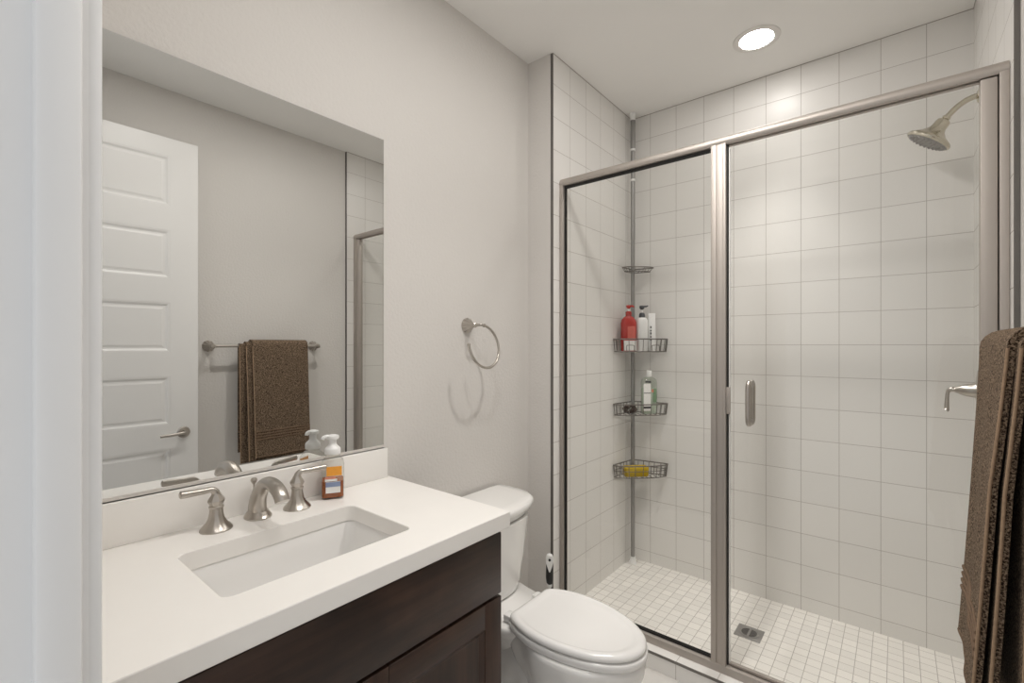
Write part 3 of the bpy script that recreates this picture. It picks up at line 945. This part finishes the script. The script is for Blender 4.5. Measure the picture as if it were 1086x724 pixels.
# ------------------------------------------------------------------ shower head
SY = 2.52
sh = thing('showerhead', 'round nickel shower head on a curved arm, high on the right shower wall', 'shower head', (XTR, SY, 2.31))
hp = Vector((0.152, SY, 2.240))              # ball joint
ax = Vector((-0.58, 0.05, -0.81)).normalized()
bm = new_bm()
tube(bm, catmull([(XTR - .002, SY, 2.294), (0.230, SY, 2.295), (0.205, SY, 2.287), (0.178, SY, 2.268), tuple(hp)], 7), 0.0105, 14)
obj('arm', bm, M['nickel_warm'], sh)
bm = new_bm()
lathe(bm, [(0.030, 0.0004), (0.030, 0.003), (0.022, 0.009), (0.012, 0.013)], (XTR, SY, 2.294), (-1, 0, 0))
obj('flange', bm, M['nickel_warm'], sh)
bm = new_bm()
lathe(bm, [(0.012, -0.004), (0.014, 0.0), (0.014, 0.006), (0.0125, 0.008), (0.0215, 0.013), (0.0245, 0.022), (0.0255, 0.040), (0.030, 0.052), (0.046, 0.068), (0.066, 0.080), (0.076, 0.087), (0.079, 0.092), (0.078, 0.098), (0.073, 0.101), (0.071, 0.098)], hp, ax, 40)
bell = obj('head', bm, M['nickel_warm'], sh, angle=30)
bm = new_bm()
lathe(bm, [(0.071, 0.0965), (0.071, 0.1005), (0.064, 0.1035), (0.03, 0.105), (0.004, 0.105)], hp, ax, 40)
q = Vector((0, 0, 1)).rotation_difference(ax)
for rad, cnt in ((0.062, 24), (0.050, 20), (0.037, 14), (0.022, 8)):
    for k in range(cnt):
        a = 2 * PI * k / cnt
        o = hp + q @ Vector((rad * math.cos(a), rad * math.sin(a), 0.102))
        lathe(bm, [(0.0038, 0.0), (0.0034, 0.004), (0.0012, 0.005)], o, ax, 8)
part_label(obj('spray_face', bm, M['drain'], sh), 'grey spray face with rubber nozzles')

# valve
sv = thing('shower_valve', 'nickel shower control with drop lever on the right tiled wall', 'shower valve', (XTR, SY, 1.185))
VZ = 1.166
bm = new_bm()
lathe(bm, [(0.085, 0.0004), (0.085, 0.003), (0.080, 0.007), (0.05, 0.011), (0.034, 0.014)], (XTR, SY, VZ), (-1, 0, 0), 40)
obj('escutcheon', bm, M['nickel'], sv)
bm = new_bm()
lathe(bm, [(0.030, 0.012), (0.0275, 0.018), (0.0255, 0.030), (0.022, 0.045), (0.017, 0.058), (0.013, 0.066), (0.011, 0.071), (0.0085, 0.075), (0.0085, 0.083), (0.003, 0.085)], (XTR, SY, VZ), (-1, 0, 0), 32)
bd = obj('valve_body', bm, M['nickel'], sv)
bm = new_bm()
lx = XTR - 0.080
pp = catmull([(lx + .012, SY, VZ + .002), (lx - .002, SY, VZ + .003), (lx - .012, SY, VZ - .008), (lx - .0150, SY, VZ - .030), (lx - .0165, SY, VZ - .074), (lx - .017, SY, VZ - .080)], 6)
rr = [0.0075] * 12 + [0.006] * 6 + [0.006 + 0.004 * k / 12 for k in range(12)] + [0.004]
tube(bm, pp, rr[:len(pp)], 12)
obj('lever', bm, M['nickel'], bd)

# floor drain
fd = thing('floor_drain', 'square grey drain cover in the mosaic shower floor', 'drain', (-0.524, 2.355, SF))
bm = new_bm(); box(bm, -0.579, -0.470, 2.302, 2.408, SF - .003, SF + .003, 0.0015)
obj('plate', bm, M['drain'], fd)
bm = new_bm()
lathe(bm, [(0.043, 0.0), (0.043, 0.0018), (0.039, 0.0022), (0.037, 0.0004)], (-0.5245, 2.355, SF + .003), seg=36)
obj('rim', bm, M['drain'], fd)
for s in (-1, 1):
    bm = new_bm()
    pts = []
    for k in range(13):
        a = -PI / 2 + PI * k / 12
        pts.append((-0.5245 + s * (0.005 + 0.027 * math.cos(a)), 2.355 + 0.030 * math.sin(a)))
    if s < 0:
        pts.reverse()
    prism(bm, pts, SF + .0031, SF + .0042)
    part_label(obj('grate', bm, M['drain_dark'], fd), 'dark half-round slotted grate')

# ------------------------------------------------------------------ shower caddy
PX, PY = -1.238, 2.662
sc_ = thing('shower_caddy', 'grey tension pole caddy with wire baskets in the shower corner', 'shower caddy', (PX, PY, SF))
bm = new_bm()
tube(bm, [(PX, PY, SF + .03), (PX, PY, 1.98)], 0.0115, 16)
tube(bm, [(PX, PY, 1.98), (PX, PY, 2.52)], 0.0128, 16)
tube(bm, [(PX, PY, 2.52), (PX, PY, CE - .04)], 0.0148, 16)
obj('pole', bm, M['pole'], sc_)
for z, r in ((2.523, .0160), (2.34, .0150)):
    bm = new_bm()
    lathe(bm, [(r - .003, -0.007), (r, -0.006), (r, 0.006), (r - .003, 0.007)], (PX, PY, z), seg=20)
    part_label(obj('collar', bm, M['white_plastic'], sc_), 'white plastic collar')
for z, s in ((SF + .0005, 1), (CE - .0005, -1)):
    bm = new_bm()
    lathe(bm, [(0.021, 0.0), (0.021, 0.012), (0.016, 0.024), (0.0155, 0.042)], (PX, PY, z), (0, 0, s), 20)
    part_label(obj('end_cap', bm, M['white_plastic'], sc_), 'white plastic end cap')

diag = Vector((1, -1, 0)).normalized()      # out of the corner
side = Vector((1, 1, 0)).normalized()       # along the basket
def corner_plan(half, depth, back=0.012, n=6):
    """corner shelf outline in the plane (pole at origin)"""
    # points given as (along side, out along diag)
    e = half * .63
    pts = [(-half, e), (-half * .97, e + depth * .14), (-half * .72, depth * .93), (-half * .3, depth), (half * .3, depth), (half * .72, depth * .93), (half * .97, e + depth * .14), (half, e), (half * .66, e * .62 - back * .3), (half * .33, e * .27 - back * .7), (0, -back), (-half * .33, e * .27 - back * .7), (-half * .66, e * .62 - back * .3)]
    lp = catmull([Vector((a, b, 0)) for a, b in pts], n, True)
    return lp
OFS = 0.008
def place(lp, z, s=1.0):
    return [Vector((PX, PY, z)) + side * (p.x * s + OFS) + diag * (p.y * s) for p in lp]
def basket(z0, z1, half, depth, mid=False):
    lp = corner_plan(half, depth)
    bm = new_bm()
    tube(bm, place(lp, z1), 0.0036, 8, closed=True)
    tube(bm, place(lp, z0, 0.955), 0.003, 8, closed=True)
    for k in range(9):
        x = (-0.8 + 1.6 * k / 8) * half * .93
        d0 = abs(x) * .6
        d1 = depth * .95 - (abs(x) / half) ** 2 * depth * .28
        tube(bm, [Vector((PX, PY, z0)) + side * (x + OFS) + diag * d0, Vector((PX, PY, z0)) + side * (x + OFS) + diag * d1], 0.0020, 6)
    N = len(lp)
    a, c = place(lp, z1), place(lp, z0, 0.955)
    for k in range(0, N, 3):
        tube(bm, [a[k], c[k]], 0.0020, 6)
    if mid:
        tube(bm, place(lp, (z0 + z1) / 2 + .004, 0.978), 0.0020, 6, closed=True)
    return obj('basket', bm, M['wire'], sc_)
BSK = [(1.303, 1.376), (0.937, 0.995), (0.577, 0.640)]
b1 = basket(1.303, 1.376, 0.158, 0.150)
b2 = basket(0.935, 0.998, 0.158, 0.150)
b3 = basket(0.574, 0.643, 0.158, 0.150, True)
# front hooks on the upper basket
for xs in (-0.075, 0.075):
    bm = new_bm()
    cpt = Vector((PX, PY, 1.303)) + side * (xs + OFS) + diag * (0.150 * .965)
    tube(bm, catmull([cpt - side * .022 + Vector((0, 0, .004)), cpt - side * .022 + Vector((0, 0, .032)), cpt - side * .015 + Vector((0, 0, .037)), cpt + side * .015 + Vector((0, 0, .037)), cpt + side * .022 + Vector((0, 0, .032)), cpt + side * .022 + Vector((0, 0, .004))], 4), 0.002, 8)
    obj('hook', bm, M['wire'], b1)
# small soap tray on top
bm = new_bm()
lp = corner_plan(0.092, 0.098, 0.008)
tube(bm, place(lp, 1.800), 0.0034, 8, closed=True)
tube(bm, place(lp, 1.778, 0.82), 0.0026, 8, closed=True)
for k in range(7):
    x = (-0.75 + 1.5 * k / 6) * 0.092 * .8
    d1 = 0.098 * .80 - (abs(x) / 0.092) ** 2 * .025
    tube(bm, [Vector((PX, PY, 1.778)) + side * x + diag * (abs(x) * .55), Vector((PX, PY, 1.778)) + side * x + diag * d1], 0.0017, 6)
a, c = place(lp, 1.800), place(lp, 1.778, 0.82)
for k in range(0, len(a), 6):
    tube(bm, [a[k], c[k]], 0.0016, 6)
obj('soap_tray', bm, M['wire'], sc_)

# ------------------------------------------------------------------ things in the caddy
def spot(s_, d_):
    v = Vector((PX, PY, 0)) + side * s_ + diag * d_
    return v.x, v.y
def oring(cx, cy, w, d, r, z, n=4):
    """rounded section with its wide face turned out of the corner"""
    out = []
    for p in rrect(0, 0, w, d, r, n):
        v = side * p[0] - diag * p[1]
        out.append(Vector((cx + v.x, cy + v.y, z)))
    return out
def face_label(name, cx, cy, w, d, z0, z1, mat, parent, off=0.0, sh_=0.0):
    bm = new_bm()
    c = Vector((cx, cy, 0)) + diag * (d + off) + side * sh_
    loops = []
    for z in (z0, z1):
        loops.append([Vector((0, 0, z)) + c + side * a + diag * b for a, b in ((-w / 2, 0), (w / 2, 0), (w / 2, .0008), (-w / 2, .0008))])
    loft(bm, loops)
    return obj(name, bm, mat, parent, smooth=False)
ZB = 1.3055
cx, cy = spot(-0.058, 0.088)
rb = thing('pump_bottle', 'red pump bottle in the upper wire basket of the caddy', 'bottle', (cx, cy, ZB), 'bottles in the shower caddy')
bm = new_bm()
loft(bm, [oring(cx, cy, .080, .046, .018, ZB), oring(cx, cy, .090, .052, .022, ZB + .006), oring(cx, cy, .090, .052, .022, ZB + .165), oring(cx, cy, .084, .049, .022, ZB + .182), oring(cx, cy, .060, .038, .0185, ZB + .198), oring(cx, cy, .032, .030, .0149, ZB + .206), oring(cx, cy, .030, .030, .0149, ZB + .209)])
obj('bottle', bm, M['red_plastic'], rb)
part_label(face_label('label', cx, cy, .046, .0262, ZB + .075, ZB + .145, M['label_red_pale'], rb, sh_=0.008), 'pale printed panel')
part_label(face_label('lower_label', cx, cy, .078, .0262, ZB + .004, ZB + .062, M['label_white'], rb), 'white lower label')
bm = new_bm()
lathe(bm, [(0.0165, .209), (0.0175, .211), (0.0175, .228), (0.014, .232), (0.008, .234)], (cx, cy, ZB), seg=20)
cp = part_label(obj('cap', bm, M['red_plastic'], rb), 'red cap')
bm = new_bm(); tube(bm, [(cx, cy, ZB + .232), (cx, cy, ZB + .252)], 0.0055, 10)
part_label(obj('pump_stem', bm, M['white_plastic'], rb), 'white pump stem')
bm = new_bm()
lathe(bm, [(0.005, .248), (0.012, .253), (0.0145, .262), (0.013, .269), (0.003, .271)], (cx, cy, ZB), seg=16)
e = Vector((cx, cy, ZB + .264))
tube(bm, [e, e + side * .022 + Vector((0, 0, .001)), e + side * .034 + Vector((0, 0, -.005))], [0.0065, 0.0055, 0.004], 10)
part_label(obj('pump_head', bm, M['red_plastic'], rb), 'red pump head')

cx, cy = spot(0.022, 0.092)
wb = thing('pump_bottle', 'white pump bottle with dark grey pump beside the red bottle', 'bottle', (cx, cy, ZB), 'bottles in the shower caddy')
bm = new_bm()
loft(bm, [oring(cx, cy, .058, .044, .018, ZB), oring(cx, cy, .066, .050, .022, ZB + .006), oring(cx, cy, .067, .050, .022, ZB + .16), oring(cx, cy, .064, .048, .022, ZB + .182), oring(cx, cy, .052, .042, .02, ZB + .192), oring(cx, cy, .036, .034, .0165, ZB + .197)])
obj('bottle', bm, M['white_plastic'], wb)
bm = new_bm()
lathe(bm, [(0.0180, .197), (0.0180, .204), (0.0165, .216), (0.013, .224), (0.007, .226)], (cx, cy, ZB), seg=20)
part_label(obj('cap', bm, M['grey_plastic'], wb), 'dark grey cap')
bm = new_bm(); tube(bm, [(cx, cy, ZB + .224), (cx, cy, ZB + .244)], 0.0055, 10)
obj('pump_stem', bm, M['white_plastic'], wb)
bm = new_bm()
lathe(bm, [(0.005, .242), (0.013, .250), (0.0160, .258), (0.014, .266), (0.003, .268)], (cx, cy, ZB), seg=16)
e = Vector((cx, cy, ZB + .262))
tube(bm, [e, e + side * .024, e + side * .036 + Vector((0, 0, .004))], [0.0055, 0.005, 0.003], 10)
part_label(obj('pump_head', bm, M['grey_plastic'], wb), 'dark grey pump head')

cx, cy = spot(0.083, 0.088)
tu = thing('squeeze_tube', 'slim white squeeze tube with dark lettering standing in the upper basket', 'tube', (cx, cy, ZB), 'bottles in the shower caddy')
bm = new_bm()
loft(bm, [oring(cx, cy, .042, .036, .016, ZB + .026), oring(cx, cy, .047, .038, .018, ZB + .034), oring(cx, cy, .046, .032, .015, ZB + .11), oring(cx, cy, .044, .014, .006, ZB + .195), oring(cx, cy, .044, .005, .002, ZB + .214), oring(cx, cy, .044, .004, .0015, ZB + .224)])
obj('tube', bm, M['white_plastic'], tu)
bm = new_bm()
lathe(bm, [(0.019, 0.0), (0.020, .002), (0.020, .024), (0.018, .026)], (cx, cy, ZB), seg=24)
obj('cap', bm, M['white_plastic'], tu)
bm = new_bm()
for k in range(5):
    z = ZB + .062 + k * .018
    box(bm, -0.004, 0.004, -.0005, .0005, z, z + .012 - (k % 2) * .004)
ang = math.atan2(side.y, side.x)
bmesh.ops.rotate(bm, verts=bm.verts, cent=(0, 0, 0), matrix=Matrix.Rotation(ang, 3, 'Z'))
bmesh.ops.translate(bm, verts=bm.verts, vec=Vector((cx, cy, 0)) + diag * .0205 - side * .014)
part_label(obj('lettering', bm, M['label_dark'], tu, smooth=False), 'dark vertical lettering')

cx, cy = spot(0.066, 0.086)
ZB2 = 0.9375
gb = thing('clear_bottle', 'clear bottle with white and green label in the middle wire basket', 'bottle', (cx, cy, ZB2), 'bottles in the shower caddy')
bm = new_bm()
loft(bm, [oring(cx, cy, .082, .052, .022, ZB2), oring(cx, cy, .092, .060, .026, ZB2 + .005), oring(cx, cy, .092, .060, .026, ZB2 + .185), oring(cx, cy, .086, .056, .026, ZB2 + .200), oring(cx, cy, .055, .042, .02, ZB2 + .212), oring(cx, cy, .030, .030, .0149, ZB2 + .217), oring(cx, cy, .030, .030, .0149, ZB2 + .222)])
obj('bottle', bm, M['bottle_green'], gb)
bm = new_bm()
loft(bm, [oring(cx, cy, .078, .048, .020, ZB2 + .003), oring(cx, cy, .086, .054, .023, ZB2 + .007), oring(cx, cy, .086, .054, .023, ZB2 + .150)])
part_label(obj('liquid', bm, M['pale_gel'], gb), 'pale green liquid')
bm = new_bm()
lathe(bm, [(0.0155, .217), (0.0165, .219), (0.0165, .250), (0.0145, .253), (0.003, .254)], (cx, cy, ZB2), seg=20)
part_label(obj('cap', bm, M['white_plastic'], gb), 'white cap')
wl = face_label('label', cx, cy, .042, .0302, ZB2 + .020, ZB2 + .178, M['label_white'], gb, sh_=-.022)
part_label(wl, 'white label panel')
face_label('label_line', cx, cy, .040, .0302, ZB2 + .122, ZB2 + .126, M['label_dark'], wl, off=.0009, sh_=-.022)
face_label('label_band', cx, cy, .042, .0302, ZB2 + .034, ZB2 + .046, M['label_dark'], wl, off=.0009, sh_=-.022)
gl_ = face_label('green_label', cx, cy, .020, .0302, ZB2 + .072, ZB2 + .150, M['label_green'], gb, sh_=.024)
face_label('pink_print', cx, cy, .012, .0302, ZB2 + .128, ZB2 + .146, M['label_pink'], gl_, off=.0009, sh_=.010)
face_label('header_print', cx, cy, .034, .0302, ZB2 + .184, ZB2 + .194, M['label_dark'], gb, off=-.0012, sh_=-.016)

# dark brown scrunched bath puff in the middle basket
cx, cy = spot(-0.050, 0.085)
bm = new_bm()
for k in range(16):
    a0 = random.random() * 6.28
    el = random.uniform(-.6, .9)
    c0 = Vector((cx, cy, 0.9655))
    u_ = Vector((math.cos(a0) * math.cos(el), math.sin(a0) * math.cos(el), math.sin(el)))
    v_ = u_.orthogonal().normalized()
    pts = []
    for j in range(14):
        t = 2 * PI * j / 14
        p = u_ * (0.030 * math.cos(t) * random.uniform(.85, 1.1)) + v_ * (0.020 * math.sin(t))
        pts.append(c0 + Vector((p.x * 1.25, p.y * 1.25, max(-.022, min(.024, p.z * 0.9)))))
    tube(bm, catmull(pts, 3, True), 0.0040, 7, closed=True)
tag(obj('bath_scrunchie', bm, M['dark_fibre']), 'dark brown scrunched cord bundle in the middle wire basket', 'scrunchie')

# yellow sponge in the lowest basket
cx, cy = spot(-0.018, 0.095)
bm = new_bm()
zz = 0.5775
lo = []
for (w, d, r, z) in ((.132, .058, .012, zz), (.142, .066, .015, zz + .006), (.140, .066, .015, zz + .030), (.143, .067, .015, zz + .048), (.132, .058, .012, zz + .054)):
    lo.append(oring(cx, cy, w, d, r, z, 5))
loft(bm, lo)
for v in bm.verts:
    v.co += Vector((random.uniform(-1, 1), random.uniform(-1, 1), random.uniform(-.3, .3))) * 0.0012
tag(obj('sponge', bm, M['sponge'], angle=60), 'yellow bath sponge lying in the lowest wire basket', 'sponge')

# ------------------------------------------------------------------ ceiling lights
def can_light(x, y, label, mat, beam, cone):
    t = thing('ceiling_light', label, 'ceiling light', (x, y, CE), 'recessed ceiling lights')
    bm = new_bm()
    lathe(bm, [(0.098, -0.0003), (0.098, -0.003), (0.090, -0.0055), (0.072, -0.0045), (0.069, -0.0012)], (x, y, CE), seg=48)
    obj('trim_ring', bm, M['lamp_trim'], t)
    bm = new_bm()
    lathe(bm, [(0.0685, -0.0014), (0.0685, -0.0035), (0.060, -0.0048), (0.02, -0.0052), (0.002, -0.0052)], (x, y, CE), seg=40)
    part_label(obj('lens', bm, mat, t), 'glowing white lens')
    ld = bpy.data.lights.new('beam', 'SPOT')
    ld.energy = beam
    ld.color = LAMP_COLOR[:3]
    ld.spot_size = math.radians(cone)
    ld.spot_blend = 1.0
    ld.shadow_soft_size = 0.06
    lo = bpy.data.objects.new('beam', ld)
    COL.objects.link(lo)
    lo.parent = t
    lo.location = (0, 0, -0.012)
can_light(-0.498, 2.372, 'round white recessed light, lit, in the ceiling above the shower', M['lens'], BEAM_SHOWER, 75)
can_light(-0.55, 1.43, 'round white recessed light, lit, in the room ceiling before the shower', M['lens_room'], BEAM_ROOM, 100)
can_light(-0.55, 0.72, 'added round white recessed light, out of view, evening the light by the vanity', M['lens_room'], BEAM_ROOM * 0.5, 120)  # added lamp, out of view, evens out the light near the vanity

# ------------------------------------------------------------------ towel bar and towel
BZ, BXX = 1.335, XR - 0.072
tb_ = thing('towel_bar', 'brushed nickel towel bar on the right wall carrying the brown towel', 'towel bar', (XR, 1.30, BZ))
bm = new_bm(); tube(bm, [(BXX, 0.972, BZ), (BXX, 1.628, BZ)], 0.008, 14)
obj('bar', bm, M['nickel'], tb_)
for y in (0.985, 1.615):
    bm = new_bm()
    lathe(bm, [(0.032, 0.0004), (0.032, 0.004), (0.030, 0.008), (0.017, 0.024), (0.0105, 0.038), (0.0095, 0.050), (0.0135, 0.057), (0.0150, 0.066), (0.0150, 0.078), (0.011, 0.084), (0.003, 0.086)], (XR, y, BZ), (-1, 0, 0), 40, flute=0.09, nfl=10, fl_range=(0.003, 0.03))
    obj('wall_mount', bm, M['nickel'], tb_, angle=30)

def fold(s, ph):
    return math.sin(2 * PI * (1.6 * s) + ph) + 0.35 * math.sin(2 * PI * 3.7 * s + ph * 2)

def front_pt(L, s, z):
    """point on the outside of a layer's front drop; s runs from the near edge to the far edge"""
    y0, y1, gap, zf, zb, flare, wave, ph, near, thick = L
    d = BZ - z
    g = min(1.0, d / 0.25)
    x = BXX - gap - flare * (d / 0.66) ** 1.3 - near * g * (1 - s) ** 2
    x += wave * (0.3 + 0.7 * g) * fold(s, ph)
    y = y0 + (y1 - y0) * s
    return Vector((x, y, z))

def sheet(bm, L, ny=36, nz=24):
    """a folded towel layer over the bar: front drop to zf, back drop to zb"""
    y0, y1, gap, zf, zb, flare, wave, ph, near, thick = L
    loops = []
    for j in range(ny + 1):
        s = j / ny
        y = y0 + (y1 - y0) * s
        ln = [front_pt(L, s, zf + (BZ - zf) * k / nz) for k in range(nz + 1)]
        w0 = wave * 0.3 * fold(s, ph)
        for k in range(1, 9):
            a = PI * k / 9
            ln.append(Vector((BXX - (gap - w0) * math.cos(a), y, BZ + gap * math.sin(a))))
        for k in range(nz + 1):
            z = BZ - (BZ - zb) * k / nz
            ln.append(Vector((BXX + gap - w0 * (1 - k / nz) + 0.002 * math.sin(2 * PI * 2 * s + ph) * k / nz, y, z)))
        n = len(ln)
        inn = []
        for k in range(n):
            t = (ln[min(k + 1, n - 1)] - ln[max(k - 1, 0)])
            inn.append(ln[k] + Vector((t.z, 0, -t.x)).normalized() * thick)
        loops.append(ln + list(reversed(inn)))
    loft(bm, loops)

#          y0     y1     gap     zf     zb    flare  wave    ph   near   thick
LAYERS = [(1.185, 1.525, 0.0400, 0.668, 0.80, 0.034, 0.0020, 0.6, 0.014, 0.0120),
          (1.155, 1.518, 0.0275, 0.655, 0.76, 0.030, 0.0014, 0.6, 0.012, 0.0115),
          (1.122, 1.505, 0.0155, 0.640, 0.70, 0.012, 0.0000, 0.0, 0.004, 0.0060)]
bt = thing('bath_towel', 'dark brown terry bath towel folded over the towel bar at right', 'towel', (BXX, 1.32, 0.64))
TWL = []
for nm, L in zip(('outer_layer', 'middle_layer', 'inner_layer'), LAYERS):
    bm = new_bm()
    sheet(bm, L)
    TWL.append(obj(nm, bm, M['towel'], bt, angle=80))
# raised woven bands near the hem, following the outer layer
for zc in (0.7745, 0.790, 0.8055, 0.821):
    bm = new_bm()
    tube(bm, [front_pt(LAYERS[0], j / 34, zc) - Vector((0.0006, 0, 0)) for j in range(35)], [(0.0045, 0.0028)] * 35, 8)
    part_label(obj('woven_band', bm, M['towel_band'], TWL[0]), 'woven band near the hem')
bm = new_bm()
tube(bm, [front_pt(LAYERS[0], j / 34, 0.671) + Vector((.0055, 0, 0)) for j in range(35)], [(0.006, 0.0068)] * 35, 8)
part_label(obj('hem', bm, M['towel_band'], TWL[0]), 'stitched bottom hem')
for L, o in zip(LAYERS, TWL):
    bm = new_bm()
    pts = [front_pt(L, 0.0, L[3] + (BZ - L[3]) * k / 30) + Vector((0.0015, -0.0005, 0)) for k in range(31)]
    tube(bm, pts, 0.0026, 8)
    part_label(obj('selvage', bm, M['towel_edge'], o), 'paler woven edge')
